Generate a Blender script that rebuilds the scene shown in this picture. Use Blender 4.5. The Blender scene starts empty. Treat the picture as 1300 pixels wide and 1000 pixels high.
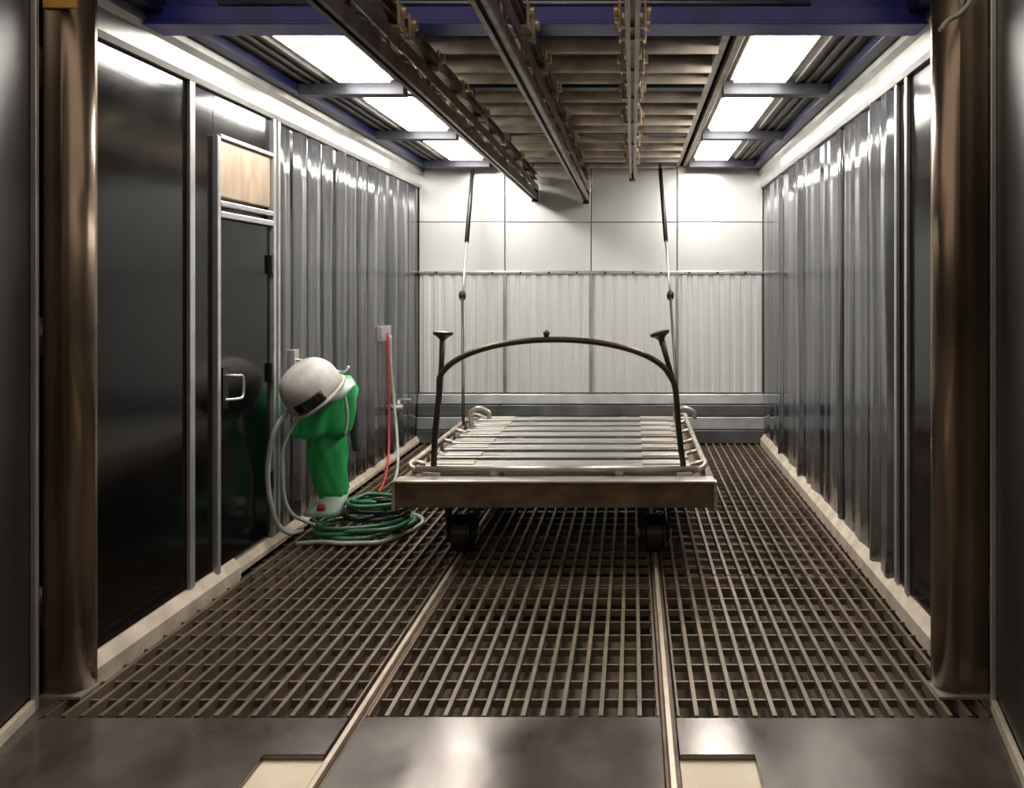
import bpy, math, random
from mathutils import Vector, Matrix
random.seed(7)
PI = math.pi
S = bpy.context.scene
COL = S.collection

# ------------------------------------------------------------------ camera
cam = bpy.data.cameras.new('camera'); camo = bpy.data.objects.new('camera', cam); COL.objects.link(camo)
camo.location = (0, 0, 1.7); camo.rotation_euler = (PI/2, 0, 0)
cam.sensor_width = 36.0; cam.lens = 36.0*1000/1300
cam.shift_x = -153/1300.0; cam.shift_y = -135/1300.0
cam.clip_start = 0.05
S.camera = camo
# ------------------------------------------------------------------ world + exposure
w = bpy.data.worlds.new('workshop_ambient_offscreen'); S.world = w; w.use_nodes = True
w.node_tree.nodes['Background'].inputs[0].default_value = (1.0, 0.86, 0.70, 1)
w.node_tree.nodes['Background'].inputs[1].default_value = 0.85
S.view_settings.view_transform = 'Standard'; S.view_settings.look = 'None'
S.view_settings.exposure = 0.0; S.view_settings.gamma = 1.0; S.view_settings.use_curve_mapping = False
LAMP = 33.0

# ------------------------------------------------------------------ dimensions
XL, XR = -2.366, 1.447       # side walls
YF, YB = 3.30, 8.72          # opening, back wall
ZC = 3.05                    # ceiling frame
XC = (XL+XR)/2

# ------------------------------------------------------------------ materials
def mat(name, color, rough=0.5, metal=0.0, ior=1.5, var=0.0, vscale=4.0, stretch=(1,1,1), color2=None,
        bump=0.0, bscale=30.0, bstretch=None, rvar=0.0, emit=None, estr=0.0, contrast=(0.35,0.65), coat=0.0):
    m = bpy.data.materials.new(name); m.use_nodes = True
    nt = m.node_tree; b = nt.nodes['Principled BSDF']
    b.inputs['Roughness'].default_value = rough; b.inputs['Metallic'].default_value = metal
    b.inputs['IOR'].default_value = ior
    b.inputs['Coat Weight'].default_value = coat
    b.inputs['Base Color'].default_value = (*color, 1)
    tc = nt.nodes.new('ShaderNodeTexCoord')
    def noise(scale, st, detail=5):
        mp = nt.nodes.new('ShaderNodeMapping'); mp.inputs['Scale'].default_value = st
        nt.links.new(tc.outputs['Object'], mp.inputs['Vector'])
        n = nt.nodes.new('ShaderNodeTexNoise'); n.inputs['Scale'].default_value = scale; n.inputs['Detail'].default_value = detail
        nt.links.new(mp.outputs[0], n.inputs['Vector']); return n
    if var > 0 or color2:
        n = noise(vscale, stretch)
        r = nt.nodes.new('ShaderNodeValToRGB')
        c2 = color2 if color2 else tuple(c*(1-var) for c in color)
        r.color_ramp.elements[0].position = contrast[0]; r.color_ramp.elements[1].position = contrast[1]
        r.color_ramp.elements[0].color = (*c2, 1); r.color_ramp.elements[1].color = (*color, 1)
        nt.links.new(n.outputs['Fac'], r.inputs[0]); nt.links.new(r.outputs[0], b.inputs['Base Color'])
        if rvar:
            mr = nt.nodes.new('ShaderNodeMapRange')
            mr.inputs['To Min'].default_value = max(0, rough-rvar); mr.inputs['To Max'].default_value = min(1, rough+rvar)
            nt.links.new(n.outputs['Fac'], mr.inputs['Value']); nt.links.new(mr.outputs[0], b.inputs['Roughness'])
    if bump > 0:
        n2 = noise(bscale, bstretch or stretch)
        bp = nt.nodes.new('ShaderNodeBump'); bp.inputs['Strength'].default_value = bump; bp.inputs['Distance'].default_value = 0.01
        nt.links.new(n2.outputs['Fac'], bp.inputs['Height']); nt.links.new(bp.outputs[0], b.inputs['Normal'])
    if emit:
        b.inputs['Emission Color'].default_value = (*emit, 1); b.inputs['Emission Strength'].default_value = estr
    return m

M = {}
M['rubber'] = mat('black_lining', (0.003,0.0033,0.0036), 0.15, ior=1.40, var=0.5, vscale=3, stretch=(1,1,0.3), bump=0.10, bscale=2.5, bstretch=(1,0.5,3.0), rvar=0.05)
M['curtain'] = mat('grey_lining', (0.085,0.086,0.092), 0.20, ior=1.8, var=0.4, vscale=4, stretch=(2,2,0.25), bump=0.06, bscale=4, bstretch=(2,2,0.5), rvar=0.06)
M['galv'] = mat('galvanised', (0.62,0.64,0.66), 0.34, metal=0.85, var=0.18, vscale=6, bump=0.05, bscale=8, rvar=0.06)
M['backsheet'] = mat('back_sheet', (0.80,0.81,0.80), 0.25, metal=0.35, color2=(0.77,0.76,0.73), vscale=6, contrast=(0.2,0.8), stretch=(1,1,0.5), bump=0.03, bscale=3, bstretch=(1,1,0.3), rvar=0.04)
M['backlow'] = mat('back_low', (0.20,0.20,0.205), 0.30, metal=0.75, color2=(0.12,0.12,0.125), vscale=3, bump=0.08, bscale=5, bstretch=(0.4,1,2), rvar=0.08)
M['trim'] = mat('pale_trim', (0.42,0.41,0.39), 0.35, metal=0.5, var=0.2, vscale=8)
M['silver'] = mat('silver_post', (0.60,0.60,0.60), 0.28, metal=0.7, var=0.15, vscale=8)
M['cream'] = mat('cream_kerb', (0.62,0.53,0.42), 0.55, color2=(0.42,0.35,0.27), vscale=9, bump=0.2, bscale=40)
M['pad'] = mat('cream_pad', (0.90,0.79,0.60), 0.6, color2=(0.80,0.68,0.50), vscale=5, bump=0.15, bscale=40)
M['navy'] = mat('navy_paint', (0.008,0.010,0.06), 0.35, var=0.4, vscale=6)
M['blue'] = mat('blue_paint', (0.05,0.06,0.42), 0.35, var=0.35, vscale=6)
M['ceil'] = mat('ceiling_sheet', (0.15,0.135,0.12), 0.5, metal=0.2, color2=(0.09,0.08,0.07), vscale=7, bump=0.1, bscale=40)
M['beam'] = mat('cross_beam', (0.06,0.06,0.075), 0.45, metal=0.4, var=0.3, vscale=6)
M['longi'] = mat('ceiling_strip', (0.58,0.50,0.40), 0.40, metal=0.3, var=0.25, vscale=8)
M['slat'] = mat('ceiling_slat', (0.78,0.68,0.54), 0.35, metal=0.2, color2=(0.42,0.35,0.27), vscale=5)
M['track'] = mat('conveyor_steel', (0.28,0.22,0.16), 0.32, metal=0.6, color2=(0.09,0.065,0.045), vscale=10, bump=0.2, bscale=40)
M['trolley'] = mat('trolley_steel', (0.72,0.62,0.48), 0.32, metal=0.5, color2=(0.42,0.27,0.12), vscale=20)
M['black'] = mat('black_steel', (0.018,0.017,0.016), 0.4, metal=0.3, var=0.3, vscale=10)
M['grate'] = mat('grating_steel', (0.21,0.155,0.108), 0.42, metal=0.35, color2=(0.13,0.095,0.065), vscale=5, bump=0.1, bscale=50)
M['pit'] = mat('pit_dark', (0.13,0.10,0.075), 0.9, var=0.3)
M['plate'] = mat('floor_plate', (0.19,0.16,0.14), 0.20, metal=0.5, color2=(0.085,0.07,0.06), vscale=3.5, stretch=(1,0.7,1), contrast=(0.3,0.72), bump=0.07, bscale=11, rvar=0.12)
M['rail'] = mat('rail_steel', (0.62,0.52,0.41), 0.35, metal=0.5, var=0.2, vscale=8)
M['pillar'] = mat('pillar_steel', (0.36,0.27,0.20), 0.28, metal=0.85, color2=(0.20,0.15,0.11), vscale=3, stretch=(1,1,0.35), rvar=0.08, bump=0.05, bscale=5)
M['leaf'] = mat('leaf_steel', (0.035,0.030,0.025), 0.36, metal=0.3, color2=(0.018,0.015,0.012), vscale=3, stretch=(1,1,0.3), rvar=0.06)
M['cart'] = mat('cart_steel', (0.56,0.50,0.44), 0.36, metal=0.6, color2=(0.32,0.27,0.22), vscale=7, stretch=(0.5,2,1), bump=0.15, bscale=30)
M['cartslat'] = mat('cart_slat', (0.40,0.395,0.38), 0.30, metal=0.75, color2=(0.26,0.25,0.23), vscale=6, stretch=(0.3,2,1), rvar=0.08)
M['rust'] = mat('rusty_channel', (0.20,0.135,0.085), 0.5, metal=0.35, color2=(0.10,0.062,0.038), vscale=6, stretch=(1,1,2), bump=0.2, bscale=30)
M['wheel'] = mat('cast_wheel', (0.05,0.048,0.045), 0.4, metal=0.7, var=0.3, vscale=10)
M['hoop'] = mat('hoop_tube', (0.045,0.038,0.030), 0.38, metal=0.6, color2=(0.085,0.06,0.04), vscale=6)
M['helmet'] = mat('helmet_shell', (0.56,0.53,0.50), 0.45, color2=(0.40,0.37,0.33), vscale=9, bump=0.1, bscale=30)
M['visor'] = mat('visor_glass', (0.012,0.015,0.012), 0.12)
M['green'] = mat('green_fabric', (0.05,0.58,0.17), 0.5, color2=(0.018,0.34,0.08), vscale=7, stretch=(1,1,0.5), bump=0.4, bscale=14)
M['palegreen'] = mat('pale_green_cuff', (0.46,0.62,0.50), 0.6, var=0.2, vscale=9)
M['red'] = mat('red_rubber', (0.42,0.03,0.03), 0.45, var=0.2)
M['hosegreen'] = mat('green_hose', (0.05,0.20,0.09), 0.35, color2=(0.02,0.09,0.045), vscale=8)
M['hosepale'] = mat('pale_hose', (0.42,0.44,0.41), 0.42, var=0.25, vscale=8)
M['hosedark'] = mat('dark_hose', (0.03,0.04,0.035), 0.4, var=0.3)
M['tan'] = mat('tan_panel', (0.50,0.38,0.27), 0.40, color2=(0.36,0.26,0.18), vscale=6, stretch=(1,2,0.6), metal=0.3)
M['orange'] = mat('orange_paint', (0.55,0.30,0.06), 0.5, var=0.2)
M['lamp'] = mat('lamp_diffuser', (0.8,0.8,0.8), 0.5, emit=(1.0,0.965,0.90), estr=LAMP)

# ------------------------------------------------------------------ mesh builder
class MB:
    def __init__(s): s.v=[]; s.f=[]
    def box(s, x0,x1,y0,y1,z0,z1, rot=None, piv=None):
        b=len(s.v)
        P=[(x0,y0,z0),(x1,y0,z0),(x1,y1,z0),(x0,y1,z0),(x0,y0,z1),(x1,y0,z1),(x1,y1,z1),(x0,y1,z1)]
        if rot is not None:
            c=Vector(piv) if piv is not None else Vector(((x0+x1)/2,(y0+y1)/2,(z0+z1)/2))
            P=[tuple(rot@(Vector(p)-c)+c) for p in P]
        s.v+=P
        s.f+=[tuple(b+i for i in q) for q in ((0,3,2,1),(4,5,6,7),(0,1,5,4),(1,2,6,5),(2,3,7,6),(3,0,4,7))]
        return s
    def prism(s, poly, axis, a0, a1):
        """poly: 2D points; axis 'x': (y,z), 'y': (x,z), 'z': (x,y)"""
        b=len(s.v); n=len(poly)
        for a in (a0,a1):
            for p in poly:
                s.v.append({'x':(a,p[0],p[1]),'y':(p[0],a,p[1]),'z':(p[0],p[1],a)}[axis])
        s.f.append(tuple(b+i for i in range(n))); s.f.append(tuple(b+n+i for i in reversed(range(n))))
        for i in range(n):
            j=(i+1)%n; s.f.append((b+j,b+i,b+n+i,b+n+j))
        return s
    def tube(s, pts, r, n=8, closed=False):
        pts=[Vector(p) for p in pts]; m=len(pts); b=len(s.v); prev=None
        for i,p in enumerate(pts):
            if closed: t=(pts[(i+1)%m]-pts[i-1])
            else: t=pts[min(i+1,m-1)]-pts[max(i-1,0)]
            t=t.normalized() if t.length>1e-9 else Vector((0,0,1))
            if prev is None:
                u=t.cross(Vector((0,0,1)))
                if u.length<0.1: u=t.cross(Vector((1,0,0)))
            else: u=prev-t*prev.dot(t)
            u.normalize(); prev=u; v=t.cross(u)
            rr=r[i] if isinstance(r,(list,tuple)) else r
            for k in range(n):
                a=2*PI*k/n; s.v.append(tuple(p+u*(rr*math.cos(a))+v*(rr*math.sin(a))))
        for i in range(m if closed else m-1):
            j=(i+1)%m
            for k in range(n):
                k2=(k+1)%n; s.f.append((b+i*n+k,b+i*n+k2,b+j*n+k2,b+j*n+k))
        if not closed:
            s.f.append(tuple(b+k for k in reversed(range(n)))); s.f.append(tuple(b+(m-1)*n+k for k in range(n)))
        return s
    def lathe(s, prof, center, axis='z', n=20, mtx=None):
        """prof: list of (r, h) along axis"""
        b=len(s.v); c=Vector(center)
        for r,h in prof:
            for k in range(n):
                a=2*PI*k/n; x,y=r*math.cos(a),r*math.sin(a)
                p={'z':Vector((x,y,h)),'x':Vector((h,x,y)),'y':Vector((y,h,x))}[axis]
                if mtx is not None: p=mtx@p
                s.v.append(tuple(c+p))
        for i in range(len(prof)-1):
            for k in range(n):
                k2=(k+1)%n; s.f.append((b+i*n+k,b+i*n+k2,b+(i+1)*n+k2,b+(i+1)*n+k))
        s.f.append(tuple(b+k for k in reversed(range(n)))); s.f.append(tuple(b+(len(prof)-1)*n+k for k in range(n)))
        return s
    def loft(s, rings):
        b=len(s.v); n=len(rings[0])
        for r in rings: s.v+= [tuple(p) for p in r]
        for i in range(len(rings)-1):
            for k in range(n):
                k2=(k+1)%n; s.f.append((b+i*n+k,b+i*n+k2,b+(i+1)*n+k2,b+(i+1)*n+k))
        s.f.append(tuple(b+k for k in reversed(range(n)))); s.f.append(tuple(b+(len(rings)-1)*n+k for k in range(n)))
        return s
    def grid(s, rows, thick=None):
        b=len(s.v); m=len(rows); n=len(rows[0])
        for r in rows: s.v+=[tuple(p) for p in r]
        for i in range(m-1):
            for k in range(n-1): s.f.append((b+i*n+k,b+i*n+k+1,b+(i+1)*n+k+1,b+(i+1)*n+k))
        return s

def wloc(o):
    l=Vector((0,0,0))
    while o is not None: l+=o.location; o=o.parent
    return l
def obj(name, mb, m, parent=None, smooth=False, bevel=0.0, origin=None):
    off = wloc(parent) if parent is not None else Vector((0,0,0))
    loc = (Vector(origin)-off) if origin is not None else Vector((0,0,0))
    tot = off+loc
    me=bpy.data.meshes.new(name)
    me.from_pydata([tuple(Vector(p)-tot) for p in mb.v],[],mb.f); me.update()
    import bmesh
    bm=bmesh.new(); bm.from_mesh(me); bmesh.ops.recalc_face_normals(bm, faces=bm.faces); bm.to_mesh(me); bm.free()
    me.materials.append(M[m] if isinstance(m,str) else m)
    if smooth:
        for p in me.polygons: p.use_smooth=True
    o=bpy.data.objects.new(name,me); COL.objects.link(o); o.location=loc
    if parent is not None: o.parent=parent
    if bevel>0:
        md=o.modifiers.new('bevel','BEVEL'); md.width=bevel; md.segments=2; md.limit_method='ANGLE'
    return o
def thing(name, label, cat, loc, group=None):
    o=bpy.data.objects.new(name,None); COL.objects.link(o); o.location=loc; o.empty_display_size=0.1
    o['label']=label; o['category']=cat
    if group: o['group']=group
    return o
def tag(o,label,cat,group=None):
    o['label']=label; o['category']=cat
    if group: o['group']=group
    return o
def struct(o, label=None, cat=None):
    o['kind']='structure'
    if label: o['label']=label
    if cat: o['category']=cat
    return o
def share(src, parent, loc):
    c=src.copy(); COL.objects.link(c); c.parent=parent; c.location=Vector(loc)-wloc(parent); return c
def P(px,py,Y): return Vector(((px-803)*Y/1000.0, Y, 1.7-(py-365)*Y/1000.0))
def spline(pts, n=8):
    pts=[Vector(p) for p in pts]; out=[]
    for i in range(len(pts)-1):
        p0=pts[max(i-1,0)]; p1=pts[i]; p2=pts[i+1]; p3=pts[min(i+2,len(pts)-1)]
        for k in range(n):
            t=k/n
            out.append(0.5*((2*p1)+(p2-p0)*t+(2*p0-5*p1+4*p2-p3)*t*t+(3*p1-p0-3*p2+p3)*t**3))
    out.append(pts[-1]); return out

# ================================================================== FLOOR
PITZ=-0.35
floor = struct(obj('floor', MB().box(XL-0.3,XR+0.3,3.12,YB+0.1,PITZ-0.05,PITZ), 'pit'),
               'dark pit under the steel grating of the booth', 'floor')
# pit sides
obj('pit_wall', MB().box(XL-0.3,XR+0.3,3.00,3.12,PITZ,-0.02), 'pit', floor)
RL, RR = -1.091, 0.142       # unseen workshop walls, added to block low light into the booth
M['shop_shade'] = mat('shade_wall', (0.22,0.20,0.18), 0.7, var=0.3, vscale=1.5)
for nm,(a,b,c,d) in (('wall_shade_rear',(-6,5,-4.1,-4.0)),('wall_shade_left',(-6.1,-6,-4,3.36)),('wall_shade_right',(5,5.1,-4,3.36))):
    struct(obj(nm, MB().box(a,b,c,d,-0.3,4.2),'shop_shade'),'unseen grey workshop wall added to shade the booth opening','wall')
# track rails
def grate_panel(x0,x1,y0,y1):
    mb=MB(); bw=0.009; n=max(2,round((x1-x0)/0.076)); px=(x1-x0)/n
    for i in range(n+1):
        x=x0+i*px; a=max(x-bw,x0); b=min(x+bw,x1); mb.box(a,b,y0,y1,-0.05,0.0)
    m=max(2,round((y1-y0)/0.15)); py=(y1-y0)/m
    for j in range(m+1):
        y=y0+j*py; a=max(y-0.005,y0); b=min(y+0.005,y1); mb.box(x0,x1,a,b,-0.048,-0.016)
    return obj('grate_panel', mb, 'grate', floor, origin=((x0+x1)/2,(y0+y1)/2,0))
ys=[3.125,4.66,6.02,7.38,YB-0.01]
cols=[(XL+0.02,RL-0.03),(RL+0.03,RR-0.03),(RR+0.03,XR-0.02)]
for i in range(4):
    for (a,b) in cols: grate_panel(a+0.006,b-0.006,ys[i]+0.006,ys[i+1]-0.006)
# bearers carrying the grating
for y in ys[1:-1]: obj('bearer', MB().box(XL-0.25,XR+0.25,y-0.04,y+0.04,-0.16,-0.051), 'grate', floor)
for x in (RL,RR): obj('rail_bearer', MB().box(x-0.05,x+0.05,3.12,YB,-0.2,-0.037), 'grate', floor)
# steel plates before the booth
PY=2.868
pad_l=(-1.345,RL-0.035); pad_r=(RR+0.035,0.445)
zt=0.0
obj('floor_plate', MB().prism([(-2.9,-1.5),(pad_l[0],-1.5),(pad_l[0],PY),(RL-0.03,PY),(RL-0.03,3.115),(XL+0.015,3.115),(XL+0.015,3.40),(-2.9,3.40)],'z',-0.03,zt),'plate',floor,bevel=0.003)
obj('floor_plate', MB().box(RL+0.03,RR-0.03,-1.5,3.115,-0.03,zt+0.004),'plate',floor,bevel=0.003)
obj('floor_plate', MB().prism([(2.2,-1.5),(2.2,3.40),(XR-0.015,3.40),(XR-0.015,3.115),(RR+0.03,3.115),(RR+0.03,PY),(pad_r[1],PY),(pad_r[1],-1.5)],'z',-0.03,zt),'plate',floor,bevel=0.003)
obj('concrete_pad', MB().box(pad_l[0],RL-0.03,-1.5,PY,-0.06,-0.022),'pad',floor)
obj('concrete_pad', MB().box(RR+0.03,pad_r[1],-1.5,PY,-0.06,-0.022),'pad',floor)
obj('shop_slab', MB().box(-6,5,-4,3.0,-0.30,-0.061),'plate',floor)

# track rails
for x,lab in ((RL,'pale steel floor rail running past the hose pile'),(RR,'pale steel floor rail on the side away from the hoses')):
    r=thing('track_rail',lab,'rail',(x,5.0,0),'floor rails of the cart')
    obj('rail_head', MB().box(x-0.011,x+0.011,1.2,YB-0.02,-0.012,0.012),'rail',r,bevel=0.003)
    obj('rail_base', MB().box(x-0.026,x+0.026,1.2,YB-0.02,-0.036,-0.012),'rust',r)

# ================================================================== LEFT WALL
wl = struct(obj('wall_left', MB().box(XL-0.12,XL-0.02,3.36,YB+0.1,PITZ,3.4),'rubber'),'glossy black lined side wall of the booth with door','wall')
def flat_panel(side, y0,y1,z0,z1, par, m='rubber', t=0.02):
    x=XL if side<0 else XR
    a,b=(x-t,x) if side<0 else (x,x+t)
    return obj('wall_panel', MB().box(a,b,y0,y1,z0,z1), m, par, bevel=0.003)
def strip(side,y0,y1,z0,z1,par,amp,skew,m='curtain'):
    x=XL if side<0 else XR; s=1 if side<0 else -1
    rows=[]; n=12
    ph=random.random()*6
    for j in range(9):
        z=z0+(z1-z0)*j/8.0; row=[]
        a=amp*(1+0.35*math.sin(ph+j*0.9))
        for i in range(n+1):
            t=i/n
            d=a*math.sin(PI*t)**0.9+skew*t+0.15*amp*math.sin(4*PI*t+ph)
            row.append((x+s*(d-0.004),y0+(y1-y0)*t,z))
        rows.append(row)
    back=[[(p[0]-s*0.012,p[1],p[2]) for p in r] for r in rows]
    mb=MB(); mb.grid(rows); b=len(mb.v); mb.grid(back)
    R=len(rows); N=n+1
    edge=[(0,k) for k in range(N)]+[(j,N-1) for j in range(1,R)]+[(R-1,k) for k in range(N-2,-1,-1)]+[(j,0) for j in range(R-2,0,-1)]
    for q in range(len(edge)):
        (i1,k1),(i2,k2)=edge[q],edge[(q+1)%len(edge)]
        mb.f.append((i1*N+k1,i2*N+k2,b+i2*N+k2,b+i1*N+k1))
    return obj('wall_panel', mb, m, par, smooth=True)
flat_panel(-1,3.37,4.185,0.10,2.80,wl); flat_panel(-1,4.215,4.44,0.10,2.80,wl)
flat_panel(-1,4.44,5.20,2.56,2.80,wl)
edgesL=[5.24,5.48,5.73,6.0,6.28,6.52,6.78,7.04,7.32,7.62,7.95,8.3,8.70]
for i in range(len(edgesL)-1):
    strip(-1,edgesL[i]+0.006,edgesL[i+1]-0.006,0.08,2.80,wl,random.uniform(0.012,0.035),random.uniform(-0.012,0.012))
def post(side,y,z0,z1,wd,par,pr=0.022,m='silver'):
    x=XL if side<0 else XR
    a,b=(x,x+pr) if side<0 else (x-pr,x)
    return obj('post', MB().box(a,b,y-wd/2,y+wd/2,z0,z1), m, par, bevel=0.004)
post(-1,4.20,0.10,2.80,0.05,wl)
# cornice and cable tray along the top
obj('cornice', MB().prism([(XL-0.02,2.80),(XL+0.025,2.80),(XL+0.035,2.83),(XL+0.035,2.93),(XL+0.06,2.96),(XL+0.06,3.0),(XL-0.02,3.0)],'y',3.38,YB),'trim',wl)
obj('kerb', MB().prism([(XL-0.02,-0.03),(XL+0.05,-0.03),(XL+0.05,0.05),(XL+0.008,0.10),(XL-0.02,0.10)],'y',3.38,4.66),'cream',wl)
obj('kerb', MB().prism([(XL-0.02,-0.03),(XL+0.035,-0.03),(XL+0.035,0.03),(XL+0.008,0.075),(XL-0.02,0.075)],'y',4.665,YB),'cream',wl)
obj('wall_sheet', MB().box(XL-0.02,XL-0.002,5.21,YB,0.0,2.80),'rubber',wl)

# door in the left wall
d1=bpy.data.objects.new('door_1',None); COL.objects.link(d1); d1.location=(XL,4.81,0.1); struct(d1,'black glossy narrow personnel door with silver frame','door')
for y,wd in ((4.456,0.035),(5.15,0.035),(5.215,0.03)):
    obj('door_frame', MB().box(XL-0.01,XL+0.03,y-wd/2,y+wd/2,0.08,2.80 if y>5 else 2.56),'silver',d1,bevel=0.004)
obj('door_frame', MB().box(XL-0.01,XL+0.03,4.475,5.13,2.10,2.135),'silver',d1,bevel=0.004)
obj('door_frame', MB().box(XL-0.01,XL+0.03,4.475,5.13,2.165,2.195),'silver',d1,bevel=0.004)
obj('door_leaf', MB().box(XL-0.02,XL+0.006,4.475,5.13,0.10,2.095),'rubber',d1,bevel=0.004)
obj('transom_panel', MB().box(XL-0.015,XL+0.012,4.49,5.12,2.22,2.55),'tan',d1,bevel=0.006)
obj('transom_sill', MB().box(XL-0.01,XL+0.03,4.475,5.13,2.55,2.575),'silver',d1,bevel=0.004)
h=obj('handle', MB().tube(spline([(XL+0.006,4.56,1.19),(XL+0.055,4.565,1.19),(XL+0.06,4.60,1.185),(XL+0.06,4.66,1.17),(XL+0.06,4.66,1.06),(XL+0.055,4.60,1.05),(XL+0.006,4.56,1.05)],5),0.009),'silver',d1,smooth=True)
obj('handle_plate', MB().box(XL+0.006,XL+0.012,4.53,4.59,1.0,1.24),'black',h)
for z in (0.45,1.15,1.85): obj('hinge', MB().box(XL+0.006,XL+0.03,5.10,5.13,z-0.06,z+0.06),'black',d1)

# ================================================================== RIGHT WALL
wr = struct(obj('wall_right', MB().box(XR+0.02,XR+0.12,3.36,YB+0.1,PITZ,3.4),'rubber'),'glossy dark side wall lined with upright bowed strips','wall')
flat_panel(1,3.37,4.10,0.10,2.80,wr)
flat_panel(1,4.13,4.26,0.10,2.80,wr)
for y in (4.115,4.275): post(1,y,0.10,2.80,0.035,wr)
edgesR=[4.30,4.56,4.83,5.12,5.42,5.54,5.81,6.07,6.33,6.65,6.95,7.25,7.55,7.85,8.25,8.70]
for i in range(len(edgesR)-1):
    strip(1,edgesR[i]+0.006,edgesR[i+1]-0.006,0.08,2.80,wr,random.choice((0.004,0.008,0.014,0.026)),random.uniform(-0.02,0.02))
obj('cornice', MB().prism([(XR+0.02,2.80),(XR-0.025,2.80),(XR-0.035,2.83),(XR-0.035,2.93),(XR-0.06,2.96),(XR-0.06,3.0),(XR+0.02,3.0)],'y',3.38,YB),'trim',wr)
obj('kerb', MB().prism([(XR+0.02,-0.03),(XR-0.05,-0.03),(XR-0.05,0.05),(XR-0.008,0.10),(XR+0.02,0.10)],'y',3.38,YB),'cream',wr)
obj('wall_sheet', MB().box(XR+0.002,XR+0.02,4.30,YB,0.0,2.80),'rubber',wr)

# ================================================================== BACK WALL
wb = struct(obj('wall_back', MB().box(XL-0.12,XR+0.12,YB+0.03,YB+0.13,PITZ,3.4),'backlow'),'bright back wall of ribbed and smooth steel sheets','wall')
nx=4; pw=(XR-XL)/nx
for i in range(nx):
    a=XL+i*pw+0.006; b=XL+(i+1)*pw-0.006
    # ribbed sheet
    nr=8; rp=(b-a)/nr; poly=[]
    for k in range(nr):
        x=a+k*rp
        poly+= [(x,YB+0.012),(x+rp*0.30,YB+0.012),(x+rp*0.40,YB-0.010),(x+rp*0.88,YB-0.010),(x+rp*0.98,YB+0.012)]
    poly+=[(b,YB+0.012),(b,YB+0.03),(a,YB+0.03)]
    obj('ribbed_sheet', MB().prism(poly,'z',0.54,1.85),'backsheet',wb)
    # smooth sheets above
    obj('upper_sheet', MB().box(a,b,YB,YB+0.03,1.885,2.42),'backsheet',wb,bevel=0.004)
    obj('upper_sheet', MB().box(a,b,YB,YB+0.03,2.428,3.05),'backsheet',wb,bevel=0.004)
    if i: obj('seam_strip', MB().box(a-0.022,a+0.010,YB-0.016,YB,0.54,1.85),'galv',wb,bevel=0.003)
obj('ledge', MB().box(XL,XR,YB-0.025,YB+0.03,1.85,1.882),'galv',wb,bevel=0.004)
for i in range(12):
    x=XL+0.2+i*(XR-XL-0.4)/11; obj('bolt', MB().lathe([(0.012,0),(0.012,-0.012),(0.006,-0.016)],(x,YB-0.025,1.866),'y',8),'black',wb)
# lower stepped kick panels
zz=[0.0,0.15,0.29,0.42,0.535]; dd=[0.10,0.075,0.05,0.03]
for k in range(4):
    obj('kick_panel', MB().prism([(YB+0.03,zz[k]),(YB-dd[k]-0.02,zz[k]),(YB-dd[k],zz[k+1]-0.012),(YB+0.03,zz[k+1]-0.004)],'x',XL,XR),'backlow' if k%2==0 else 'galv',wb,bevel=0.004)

# ================================================================== FRONT WALL with pillars and open door leaves
wf = struct(obj('wall_front', MB().box(-4.2,-2.47,3.22,3.36,-0.05,3.5).box(1.50,3.2,3.22,3.36,-0.05,3.5).box(-2.47,1.50,3.22,3.36,3.35,3.5),'leaf'),'steel front wall around the booth opening','wall')
def pillar(x0,x1,s):
    r=0.085; poly=[]
    for k in range(9):
        a=PI/2*k/8; q=(1-math.sin(a))*r
        poly.append((x1-(1-math.sin(a))*r,3.27+r-math.cos(a)*r) if s<0 else (x0+(1-math.sin(a))*r,3.27+r-math.cos(a)*r))
    poly+= [(x1,3.37),(x0,3.37),(x0,3.27)] if s<0 else [(x0,3.37),(x1,3.37),(x1,3.27)]
    p=obj('pillar', MB().prism(poly,'z',0.0,3.35),'pillar',wf)
    for q in p.data.polygons: q.use_smooth = abs(q.normal.z)<0.5 and abs(q.normal.x)>0.02 and abs(q.normal.y)>0.02
    xi = x1 if s<0 else x0
    obj('foot_plate', MB().box(x0-0.01,x1+0.01,3.25,3.37,0.0,0.012),'trim',wf)
    return p
pl=pillar(-2.446,-2.289,-1); pr=pillar(1.275,1.478,1)
obj('pillar_cap', MB().box(-2.44,-2.30,3.255,3.27,2.855,2.90),'orange',pl,bevel=0.004)
obj('conduit', MB().tube(spline([(1.27,3.25,2.76),(1.30,3.25,2.80),(1.36,3.25,2.84),(1.40,3.25,2.93),(1.41,3.25,3.30)],5),0.011),'hosepale',pr,smooth=True)
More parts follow.
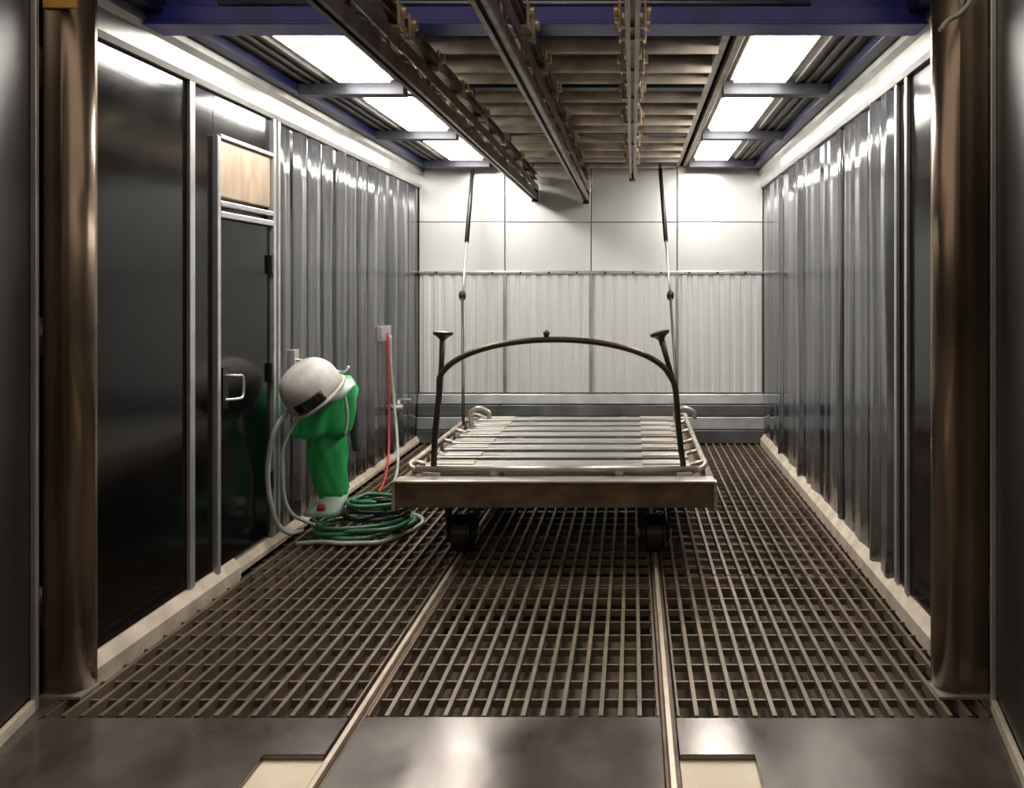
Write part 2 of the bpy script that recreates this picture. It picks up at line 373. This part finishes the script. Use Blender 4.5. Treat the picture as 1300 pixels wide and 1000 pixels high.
for nm,xh,s,lab in (('door_2',-2.425,-1,'open dark steel leaf hinged beside the orange capped pillar'),('door_3',1.470,1,'open dark steel leaf hinged beside the wide pillar')):
    dl=bpy.data.objects.new(nm,None); COL.objects.link(dl); dl.location=(xh,3.20,0.0); struct(dl,lab,'door')
    ang=math.radians(13)*(-s)     # leaf swings slightly inward towards the camera
    R=Matrix.Rotation(-ang,3,'Z')   # applied about the hinge
    def lb(a0,a1,y0,y1,z0,z1): return MB().box(xh+a0,xh+a1,3.20-y1,3.20-y0,z0,z1,rot=Matrix.Rotation(math.radians(13)*(-1 if s>0 else 1)*(1),3,'Z'),piv=(xh,3.20,0))
    t0,t1=(-0.06,0.0) if s<0 else (0.0,0.06)
    obj('leaf_panel', lb(t0,t1,0.02,1.85,0.06,2.95),'leaf',dl,bevel=0.004)
    e0,e1=(0.0,0.022) if s<0 else (-0.022,0.0)
    obj('edge_strip', lb(e0,e1,0.02,0.045,0.0,2.95),'silver',dl,bevel=0.003)
    obj('kick_strip', lb(e0,e1,0.05,1.85,0.0,0.05),'cream',dl,bevel=0.003)
    for q in (0.66,1.26): obj('leaf_rib', lb(e0*0.6,e1*0.6,q,q+0.03,0.08,2.93),'leaf',dl,bevel=0.003)
    for z in (0.4,1.5,2.6): obj('hinge', MB().lathe([(0.014,-0.08),(0.014,0.08)],(xh-0.005*s,3.21,z),'z',10),'black',dl,smooth=True)

# ================================================================== CEILING
ce = struct(obj('ceiling', MB().box(XL-0.12,XR+0.12,3.36,YB+0.13,3.40,3.5),'ceil'),'dark ceiling with lamps, slats and cross beams','ceiling')
LX=((-1.94,-1.56),(0.64,1.02))
LY=((4.10,5.17),(5.62,6.75),(7.12,8.30))
CBY=(5.29,6.87,8.45)
# edge beams
for a,b in ((XL,XL+0.14),(XR-0.14,XR)):
    obj('edge_beam', MB().box(a,b,3.40,YB,3.002,3.10),'navy',ce,bevel=0.005)
# longitudinal strips between lamps and middle bay
for x in (-1.50,-1.42,0.50,0.58):
    obj('long_strip', MB().box(x-0.022,x+0.022,3.92,YB,3.040,3.09),'longi',ce,bevel=0.004)
# side bay ceiling panels
def bay(x0,x1,y0,y1):
    obj('ceiling_panel', MB().box(x0,x1,y0,y1,3.075,3.10),'ceil',ce)
prev=3.95
for i,cb in enumerate(CBY):
    for (a,b) in LX:
        lo=LY[i]
        inner=(b,-1.522) if a<0 else (0.602,a)
        outer=(XL+0.14,a) if a<0 else (b,XR-0.14)
        bay(inner[0],inner[1],prev,cb-0.05); bay(outer[0],outer[1],prev,cb-0.05)
        bay(a,b,prev,lo[0]); bay(a,b,lo[1],cb-0.05)
        # stiffening battens on the outer panel
        for q in range(3):
            x=outer[0]+(outer[1]-outer[0])*(q+1)/4
            obj('batten', MB().box(x-0.012,x+0.012,prev,cb-0.05,3.055,3.075),'ceil',ce)
    prev=cb+0.05
for i,cb in enumerate(CBY):
    obj('cross_beam', MB().box(XL+0.14,-1.522,cb-0.05,cb+0.05,2.985,3.10),'beam',ce,bevel=0.005)
    obj('cross_beam', MB().box(0.602,XR-0.14,cb-0.05,cb+0.05,2.985,3.10),'beam',ce,bevel=0.005)
    obj('cross_beam', MB().box(-1.398,0.478,cb-0.05,cb+0.05,3.03,3.12),'beam',ce,bevel=0.005)
obj('eye_bolt', MB().tube([(0.297,8.45,2.985),(0.297,8.45,3.03)],0.016,8),'beam',ce)
# angled slats of the middle bay
for y in (4.02,4.40,4.79,5.05,5.56,5.95,6.34,6.65,7.10,7.50,7.90,8.20,8.62):
    half=[]; R0=0.038
    for k in range(9):
        a=PI+PI*k/8; half.append((y+R0*math.cos(a),3.065+0.06*math.sin(a)))
    half+=[(y+R0,3.10),(y-R0,3.10)]
    so=obj('slat', MB().prism(half,'x',-1.398,0.478),'slat',ce)
    for q in so.data.polygons: q.use_smooth = abs(q.normal.x)<0.5
# infill above slats (plenum) sides
obj('plenum_side', MB().box(-1.44,-1.40,3.92,YB,3.09,3.40),'ceil',ce); obj('plenum_side', MB().box(0.48,0.52,3.92,YB,3.09,3.40),'ceil',ce)
# blue beam over the opening
bb=thing('blue_beam','blue painted steel beam spanning the booth above the opening','beam',(XC,3.80,2.95))
obj('lower_flange', MB().box(XL+0.02,XR-0.02,3.72,3.90,2.945,2.962),'blue',bb,bevel=0.003)
obj('web', MB().box(XL+0.02,XR-0.02,3.73,3.79,2.962,3.034),'blue',bb,bevel=0.003)
obj('conduit', MB().tube([(XL+0.4,3.74,3.052),(XR-0.6,3.74,3.052)],0.012),'galv',bb,smooth=True)
obj('upper_channel', MB().box(XL+0.02,XR-0.02,3.76,3.90,3.034,3.40),'blue',bb,bevel=0.003)

# ceiling lights
where=('nearest the blue beam','between the two cross beams','closest to the back wall')
for s,(a,b) in enumerate(LX):
    for i,(y0,y1) in enumerate(LY):
        lab='white glowing ceiling light '+where[i]+(', on the door side' if s==0 else ', on the side opposite the door')
        t=thing('ceiling_light',lab,'light',((a+b)/2,(y0+y1)/2,3.05),'ceiling lights of the booth')
        fr=MB(); f=0.022
        fr.box(a,a+f,y0,y1,3.06,3.10).box(b-f,b,y0,y1,3.06,3.10).box(a+f,b-f,y0,y0+f,3.06,3.10).box(a+f,b-f,y1-f,y1,3.06,3.10)
        obj('frame', fr,'longi',t)
        obj('housing', MB().box(a+f,b-f,y0+f,y1-f,3.10,3.14),'ceil',t)
        obj('diffuser', MB().box(a+f,b-f,y0+f,y1-f,3.040,3.07),'lamp',t,bevel=0.004)

# ================================================================== OVERHEAD CONVEYOR RAILS
def wheel_mb(c,r,wd,axis='x'):
    return MB().lathe([(r*0.55,-wd/2),(r*0.92,-wd/2),(r,-wd/2+0.004),(r,wd/2-0.004),(r*0.92,wd/2),(r*0.55,wd/2)],c,axis,14)
rails=((-1.07,2.665,8.62,'deep dark overhead track above the floor rail by the hoses','overhead track by the hoses'),
       (-0.51,2.645,8.62,'deep dark overhead track along the middle of the ceiling','middle overhead track'),
       (0.0,2.80,7.95,'shallow pale overhead track with a pointed end','shallow pale overhead track'))
for ri,(x,zb,ye,lab,short) in enumerate(rails):
    r=thing('overhead_track',lab,'track',(x,6.0,zb),'overhead tracks')
    y0=2.20; mm='track' if ri<2 else 'longi'
    obj('beam', MB().box(x-0.035,x+0.035,y0,ye,2.875,2.885).box(x-0.006,x+0.006,y0,ye,2.885,2.932).box(x-0.035,x+0.035,y0,ye,2.932,2.942),mm,r)
    hgt=0.065
    obj('lower_track', MB().prism([(x-0.03,zb),(x-0.010,zb),(x-0.010,zb+0.012),(x-0.022,zb+0.012),(x-0.022,zb+hgt-0.012),(x+0.022,zb+hgt-0.012),(x+0.022,zb+0.012),(x+0.010,zb+0.012),(x+0.010,zb),(x+0.03,zb),(x+0.03,zb+hgt),(x-0.03,zb+hgt)],'y',y0,ye),mm,r)
    n=11; st=(ye-y0-0.3)/(n-1)
    for k in range(n):
        y=y0+0.12+st*k
        obj('hanger', MB().box(x-0.012,x+0.012,y-0.03,y+0.03,zb+hgt,2.875).box(x-0.045,x+0.045,y-0.04,y+0.04,2.855,2.875),'trolley' if k%2==0 else mm,r,bevel=0.002)
        if ri<2 and k<n-1:
            obj('brace', MB().tube([(x,y+0.03,zb+hgt+0.005),(x,y+st-0.03,2.87)],0.010,6),mm,r)
    for y in CBY:
        if y<ye: obj('drop_rod', MB().tube([(x,y,2.942),(x,y,3.028)],0.012,8),mm,r)
    if ri<2:
        for q in (-1,1): obj('side_channel', MB().box(x+q*0.038-0.004,x+q*0.038+0.004,y0,ye,zb+0.09,zb+0.15),mm,r)
    obj('end_stop', MB().prism([(ye,zb-0.03),(ye+0.05,zb-0.02),(ye+0.05,zb+hgt+0.06),(ye,zb+hgt+0.06)],'x',x-0.035,x+0.035),'black' if ri<2 else 'track',r,bevel=0.004)
    for k,y in enumerate((2.9,3.45,3.62,4.15,4.75,5.45,6.3,7.2)):
        cl=obj('clamp', MB().prism([(y-0.05,2.94),(y+0.05,2.94),(y+0.03,2.83),(y-0.03,2.83)],'x',x-0.062,x-0.050).prism([(y-0.05,2.94),(y+0.05,2.94),(y+0.03,2.83),(y-0.03,2.83)],'x',x+0.050,x+0.062).box(x-0.05,x+0.05,y-0.01,y+0.01,2.835,2.85),'trolley',r,bevel=0.002)
        for q in (-1,1):
            obj('roller', wheel_mb((x+q*0.072,y,2.905),0.026,0.02),'trolley',cl)

# ================================================================== CART
ZT=0.54; CX0,CX1=-1.424,0.493; CY0,CY1=4.70,6.98
cart=thing('blast_cart','low flat steel cart with slatted deck and tall tubular hoop on rails','cart',((CX0+CX1)/2,(CY0+CY1)/2,0.0))
def cpoly(y,s): # C channel section in (y,z), web on the outer side s
    return [(y,0.385),(y+s*0.07,0.385),(y+s*0.07,0.40),(y+s*0.014,0.40),(y+s*0.014,0.515),(y+s*0.07,0.515),(y+s*0.07,0.53),(y,0.53)]
obj('front_channel', MB().prism(cpoly(CY0,1),'x',CX0,CX1),'rust',cart,bevel=0.004)
obj('rear_channel', MB().prism(cpoly(CY1,-1),'x',CX0,CX1),'rust',cart,bevel=0.004)
for x,s in ((CX0,1),(CX1,-1)):
    obj('side_channel', MB().prism([(p[0],p[1]) for p in [(x,0.385),(x+s*0.07,0.385),(x+s*0.07,0.40),(x+s*0.014,0.40),(x+s*0.014,0.515),(x+s*0.07,0.515),(x+s*0.07,0.53),(x,0.53)]],'y',CY0+0.072,CY1-0.072),'rust',cart,bevel=0.004)
    obj('end_cap', MB().box(x-0.012 if s>0 else x-0.008,x+0.008 if s>0 else x+0.012,CY0-0.012,CY0+0.05,0.37,0.545),'cart',cart,bevel=0.005)
obj('front_lip', MB().box(CX0,CX1,CY0-0.012,CY0+0.11,0.532,0.550),'cart',cart,bevel=0.006)
# raised inner deck
IX0,IX1=CX0+0.13,CX1-0.13
for x in (IX0,IX1-0.05): obj('deck_bearer', MB().box(x,x+0.05,CY0+0.12,CY1-0.1,0.53,0.575),'cart',cart,bevel=0.005)
for x in (CX0+0.55,CX1-0.60): obj('deck_bearer', MB().box(x,x+0.05,CY0+0.12,CY1-0.1,0.53,0.575),'cart',cart,bevel=0.005)
obj('front_bar', MB().tube([(IX0-0.04,CY0+0.14,0.585),(IX1+0.04,CY0+0.14,0.585)],0.020,10),'cart',cart,smooth=True)
obj('cross_member', MB().box(CX0+0.015,CX1-0.015,5.02,5.10,0.40,0.515).box(CX0+0.015,CX1-0.015,6.56,6.64,0.40,0.515),'rust',cart)
obj('shade_pan', MB().box(CX0+0.016,CX1-0.016,CY0+0.115,CY1-0.075,0.517,0.528),'rust',cart)  # pan added below the slats to deepen the shade under the cart
ns=8; pit=(CY1-0.15-(CY0+0.20))/ns
for k in range(ns):
    y0=CY0+0.20+k*pit; rr=random.uniform(-0.004,0.004)
    sl=obj('slat', MB().box(IX0,IX1,y0,y0+pit*0.62,0.575,0.597+rr),'cartslat',cart,bevel=0.006)
    for x in (IX0+0.06,IX1-0.30):
        obj('end_plate', MB().box(x,x+0.24,y0+0.02,y0+pit*0.62-0.02,0.597+rr,0.605+rr),'cart',sl,bevel=0.003)
# side ladder rails
for s,x in ((-1,CX0+0.045),(1,CX1-0.045)):
    xi=x-s*0.10
    obj('side_rail', MB().tube(spline([(xi,CY0+0.16,0.56),(x,CY0+0.18,0.60),(x,CY0+0.5,0.605),(x,CY1-0.5,0.605),(x,CY1-0.15,0.60),(xi,CY1-0.1,0.56)],6),0.017,8),'cart',cart,smooth=True)
    for y in (CY0+0.28,CY0+0.62,CY0+1.0,CY0+1.4,CY0+1.8):
        obj('side_rung', MB().tube([(x,y,0.603),(xi-s*0.02,y+0.02,0.565)],0.014,7),'cart',cart,smooth=True)
        obj('rail_stub', MB().tube([(x,y,0.53),(x,y,0.603)],0.012,7),'cart',cart,smooth=True)
# hoop
HY=CY0+0.15
bl=Vector((-1.225,HY,0.56)); br=Vector((0.318,HY,0.56))
arc=[bl,Vector((-1.215,HY,0.80)),Vector((-1.19,HY,1.05))]
cxh=-0.475
for k in range(1,16):
    a=PI-PI*k/16.0
    arc.append(Vector((cxh+0.725*math.cos(a),HY,1.07+0.31*math.sin(a)**0.85)))
arc+= [Vector((0.265,HY,1.07)),Vector((0.285,HY,0.82)),br]
obj('hoop', MB().tube(spline(arc,4),0.019,10),'hoop',cart,smooth=True)
obj('hoop_knob', MB().lathe([(0.012,0),(0.016,0.02),(0.022,0.03),(0.018,0.045),(0.006,0.055)],(-0.53,HY,1.385),'z',10),'hoop',cart,smooth=True)
for x in (bl.x,br.x): obj('hoop_foot', MB().box(x-0.05,x+0.05,HY-0.04,HY+0.05,0.548,0.570),'cart',cart,bevel=0.004)
def stake(b,t):
    d=(t-b).normalized()
    st=obj('stake', MB().tube([b,b.lerp(t,0.5),t],[0.016,0.016,0.021],8),'hoop',cart,smooth=True)
    q=Vector((0,0,1)).rotation_difference(d).to_matrix()
    obj('stake_head', MB().lathe([(0.022,-0.03),(0.035,-0.015),(0.062,0.0),(0.062,0.016),(0.03,0.022)],t,'z',14,mtx=q),'hoop',st,smooth=False)
stake(Vector((-1.188,HY+0.01,1.06)),Vector((-1.172,HY+0.02,1.41)))
stake(Vector((0.262,HY+0.01,1.08)),Vector((0.17,HY+0.02,1.41)))
# rear hooks on the deck edge
for x in (-1.27,0.36):
    obj('lashing_hook', MB().tube(spline([(x,6.25,0.60),(x-0.02,6.25,0.70),(x+0.05,6.25,0.745),(x+0.13,6.25,0.71),(x+0.13,6.25,0.66)],5),0.018,8),'cart',cart,smooth=True)
# running gear
for x in (RL,RR):
    for y in (5.06,6.60):
        g=obj('wheel', MB().lathe([(0.03,-0.062),(0.09,-0.062),(0.105,-0.055),(0.116,-0.05),(0.116,0.045),(0.108,0.05),(0.06,0.05),(0.03,0.062)],(x,y,0.128),'x',28),'wheel',cart,smooth=False,bevel=0.003)
        obj('wheel_flange', MB().lathe([(0.10,0.046),(0.140,0.050),(0.140,0.062),(0.10,0.066)],(x,y,0.128),'x',28) if False else MB().lathe([(0.10,0.050),(0.126,0.052),(0.126,0.062),(0.10,0.066)],(x,y,0.128),'x',28),'wheel',g)
        obj('axle', MB().tube([(x-0.11,y,0.128),(x+0.11,y,0.128)],0.022,10),'cart',g,smooth=True)
        for s in (-1,1):
            obj('wheel_fork', MB().prism([(y-0.10,0.39),(y+0.10,0.39),(y+0.04,0.10),(y-0.04,0.10)],'x',x+s*0.088-0.008,x+s*0.088+0.008),'wheel',cart,bevel=0.003)
        obj('wheel_housing', MB().box(x-0.11,x+0.11,y-0.11,y+0.11,0.385,0.40),'wheel',cart)

# cables from ceiling to cart
for nm,t,b0,b,lab in ((0,(-1.717,8.45,2.950),P(587,375,7.4),Vector((-1.36,6.33,0.60)),'thin black cable from the ceiling to the cart corner by the hoses'),
                  (1,(0.297,8.45,2.972),P(851,375,7.4),Vector((0.372,6.33,0.60)),'thin black cable from the ceiling to the cart corner away from the hoses')):
    c=thing('lifting_cable',lab,'cable',b,'cables between ceiling and cart')
    tv=Vector(t); m1=tv.lerp(b0,0.6)
    obj('upper_rod', MB().tube([tv,m1],0.022,8),'black',c,smooth=True)
    obj('middle_wire', MB().tube([m1,b0],0.012,8),'galv',c,smooth=True)
    obj('swivel_ball', MB().lathe([(0.008,-0.05),(0.028,-0.032),(0.036,0.0),(0.028,0.032),(0.008,0.05)],b0,'z',12),'black',c,smooth=True)
    obj('lower_wire', MB().tube([b0,b],0.013,8),'hoop',c,smooth=True)

# ================================================================== HANGING BLAST SUIT
hy=5.12
hc=P(394,490,hy)
suit=thing('blast_suit','green blasting suit with off-white helmet hanging on the wall beside the door','suit',(-2.1,5.45,0.15))
tilt=Matrix.Rotation(math.radians(-32),3,'Y')@Matrix.Rotation(math.radians(22),3,'X')
dome=[]
for k in range(13):
    a=PI/2*k/12; dome.append((max(0.006,0.190*math.cos(a)**0.75),0.0+0.165*math.sin(a)))
prof=[(0.150,-0.105),(0.180,-0.092),(0.190,-0.05)]+dome
sc=Matrix.Diagonal((0.98,1.12,1.0))
he=obj('helmet', MB().lathe(prof,hc,'z',26,mtx=tilt@sc),'helmet',suit,smooth=True)
rim=[hc+tilt@sc@Vector((0.190*math.cos(2*PI*k/28),0.190*math.sin(2*PI*k/28),-0.090)) for k in range(28)]
obj('rim', MB().tube(rim,0.013,8,closed=True),'helmet',he,smooth=True)
# visor: curved dark window at the lower front, facing the room and opening
def hp(a,h,r): return hc+tilt@sc@Vector((r*math.cos(a),r*math.sin(a),h))
rows=[]
for j in range(5):
    hh=-0.075+0.07*j/4
    rows.append([hp(math.radians(-118+62*i/8),hh,0.197) for i in range(9)])
mbv=MB().grid(rows); 
v=obj('visor', mbv,'visor',he,smooth=True); md=v.modifiers.new('solid','SOLIDIFY'); md.thickness=0.008
# dark inner skirt below the helmet
def ring(c,rx,ry,n=24,wr=0.0,ph=0.0,fr=5):
    out=[]
    for k in range(n):
        a=2*PI*k/n; q=1+wr*math.sin(fr*a+ph)+0.5*wr*math.sin((fr+4)*a+2*ph)
        out.append(Vector(c)+Vector((rx*q*math.cos(a),ry*q*math.sin(a),0)))
    return out
obj('collar', MB().loft([ring(hc+Vector((0.06,0.04,-0.09)),0.13,0.15),ring(hc+Vector((0.10,0.10,-0.02)),0.13,0.15),ring(P(428,488,5.35),0.12,0.13),ring(P(434,478,5.45),0.06,0.06)]),'palegreen',suit,smooth=True)
def folds(c,wd,wr,ph,dep,n=40):
    rx=wd*c[2]/2000.0; ry=rx*dep; out=[]; cc=P(*c)
    for k in range(n):
        a=2*PI*k/n
        q=1+wr*(0.6*math.sin(5*a+ph)+0.4*math.sin(9*a-1.7*ph)+0.35*math.sin(3*a+0.6*ph))
        out.append(cc+Vector((rx*q*math.cos(a),ry*q*math.sin(a),0.02*wr*10*math.sin(2*a+ph)*rx)))
    return out
jk=[((437,477,5.43),16,0.0),((434,484,5.43),30,0.05),((428,495,5.43),48,0.10),((421,508,5.42),58,0.14),((416,522,5.42),62,0.17),((412,535,5.42),62,0.20),((409,545,5.43),64,0.22),((408,552,5.43),60,0.24)]
obj('jacket', MB().loft([folds(c,wd,wr,0.5*i,0.85) for i,(c,wd,wr) in enumerate(jk)]),'green',suit,smooth=True)
lg=[((415,535,5.46),40,0.06),((415,555,5.47),48,0.10),((416,575,5.47),48,0.13),((417,592,5.48),46,0.12),((420,608,5.48),42,0.15),((422,620,5.48),40,0.12),((423,630,5.48),34,0.15)]
obj('trouser_leg', MB().loft([folds(c,wd,wr,0.9*i+1,0.8) for i,(c,wd,wr) in enumerate(lg)]),'green',suit,smooth=True)
bo=[((426,627,5.48),30,26),((422,636,5.46),36,30),((414,645,5.42),46,30),((410,652,5.40),50,28)]
boot=obj('boot', MB().loft([ring(P(*c),a*c[2]/2000.0,b*c[2]/1600.0,18) for c,a,b in bo]),'palegreen',suit,smooth=True)
obj('boot_tab', MB().loft([ring(P(409,640,5.30),0.028,0.012,12),ring(P(407,648,5.28),0.03,0.014,12)]),'red',boot,smooth=True)
obj('sleeve', MB().tube(spline([P(440,492,5.45),P(447,515,5.50),P(449,545,5.52),P(452,572,5.52)],6),[0.045-0.0012*k for k in range(19)],10),'hosedark',suit,smooth=True)
obj('waist_strap', MB().tube(spline([P(437,500,5.33),P(441,525,5.33),P(438,552,5.35)],6),0.010,6),'palegreen',suit,smooth=True)
hk=thing('wall_hook','silver wall hook carrying the green blasting suit','hook',(XL+0.03,5.47,1.13))
nk=P(434,478,5.43)
obj('hook_arm', MB().tube(spline([(XL+0.0,5.47,1.20),(-2.2,5.46,1.18),(nk.x-0.01,5.44,nk.z+0.03),(nk.x+0.05,5.43,nk.z+0.07)],5),0.011,8),'silver',hk,smooth=True)
obj('back_plate', MB().box(XL-0.005,XL+0.035,5.43,5.51,1.13,1.27),'silver',hk,bevel=0.003)

# ================================================================== HOSES
def hose(pts,r,m,label,cat='hose',group=None,n=8):
    o=obj('air_hose', MB().tube(spline(pts,n),r,8),m,None,smooth=True,origin=pts[0])
    return tag(o,label,cat,group)
def coil(cx,cy,rx,ry,turns,z,r,jit,a0=0.0,dz=0.02):
    pts=[]; n=int(turns*9)
    for k in range(n+1):
        a=a0+2*PI*k/9
        j=1+random.uniform(-jit,jit)
        pts.append(Vector((cx+rx*j*math.cos(a)+random.uniform(-0.03,0.03),cy+ry*j*math.sin(a)+random.uniform(-0.03,0.03),z+dz*k/9+random.uniform(0,0.012))))
    return pts
hose(coil(-1.90,5.52,0.34,0.30,4,0.018,0.016,0.10),0.016,'hosegreen','dark green hose heaped in loose loops below the hanging suit')
p2=coil(-1.80,5.58,0.22,0.24,3,0.105,0.015,0.16,1.0)
hose(p2,0.014,'hosedark','thin black hose tangled on top of the green hose heap')
hose([P(372,690,5.20)+Vector((0.02,0,0))]+[Vector((-2.18+0.13*k,5.19+0.02*math.sin(k*2),0.02)) for k in range(1,5)]+[Vector((-1.55,5.42,0.02)),Vector((-1.50,5.62,0.025)),Vector((-1.58,5.80,0.02)),Vector((-1.72,5.86,0.02))],0.015,'hosepale','pale grey hose curving out of the heap towards the cart')
hose(coil(-1.78,5.48,0.17,0.16,2.5,0.185,0.014,0.12,2.0),0.013,'hosegreen','thin green hose coiled small on top of the heap')
# breathing hoses from the helmet
o=obj('breathing_hose', MB().tube(spline([hc+Vector((-0.10,0.03,-0.10)),P(352,540,4.98),P(342,575,4.98),P(340,610,5.0),P(344,640,5.02),P(352,664,5.06),P(366,676,5.11),Vector((-2.18,5.20,0.10))],8),0.016,8),'hosepale',suit,smooth=True)
obj('air_line', MB().tube(spline([hc+Vector((-0.02,0.02,-0.11)),P(362,560,5.06),P(359,600,5.06),P(362,635,5.08),P(374,655,5.12),Vector((-2.12,5.25,0.12))],8),0.011,8),'hosepale',suit,smooth=True)
# hoses hung on the far part of the wall
xw=XL+0.075
hose([(xw,7.45,1.25),(xw,7.47,0.95),(xw+0.02,7.50,0.62),(xw+0.08,7.40,0.28),(xw+0.16,7.15,0.08),(xw+0.26,6.7,0.02),(xw+0.38,6.3,0.018),(xw+0.45,5.95,0.02)],0.014,'hosepale','pale hose hanging down the wall behind the suit')
hose([(xw,7.36,1.28),(xw+0.01,7.36,0.9),(xw+0.02,7.34,0.5),(xw+0.06,7.2,0.18),(xw+0.12,6.9,0.02),(xw+0.2,6.5,0.018)],0.012,'red','red hose hanging down the wall behind the suit')
v=thing('wall_valve','small grey valve with lever and peg board on the wall behind the suit','valve',(XL+0.03,7.55,0.55))
obj('mount_plate', MB().box(XL+0.0,XL+0.045,7.28,7.58,1.20,1.34),'trim',v,bevel=0.004)
obj('valve_body', MB().tube([(XL+0.0,7.56,0.55),(XL+0.16,7.56,0.55)],0.028,10).tube([(XL+0.12,7.56,0.50),(XL+0.12,7.56,0.62)],0.02,10),'trim',v,smooth=True)
obj('riser_pipe', MB().tube([(XL+0.035,7.56,0.55),(XL+0.035,7.56,1.20)],0.014,8),'trim',v,smooth=True)
obj('lever', MB().box(XL+0.11,XL+0.24,7.548,7.572,0.62,0.635),'silver',v,bevel=0.003)
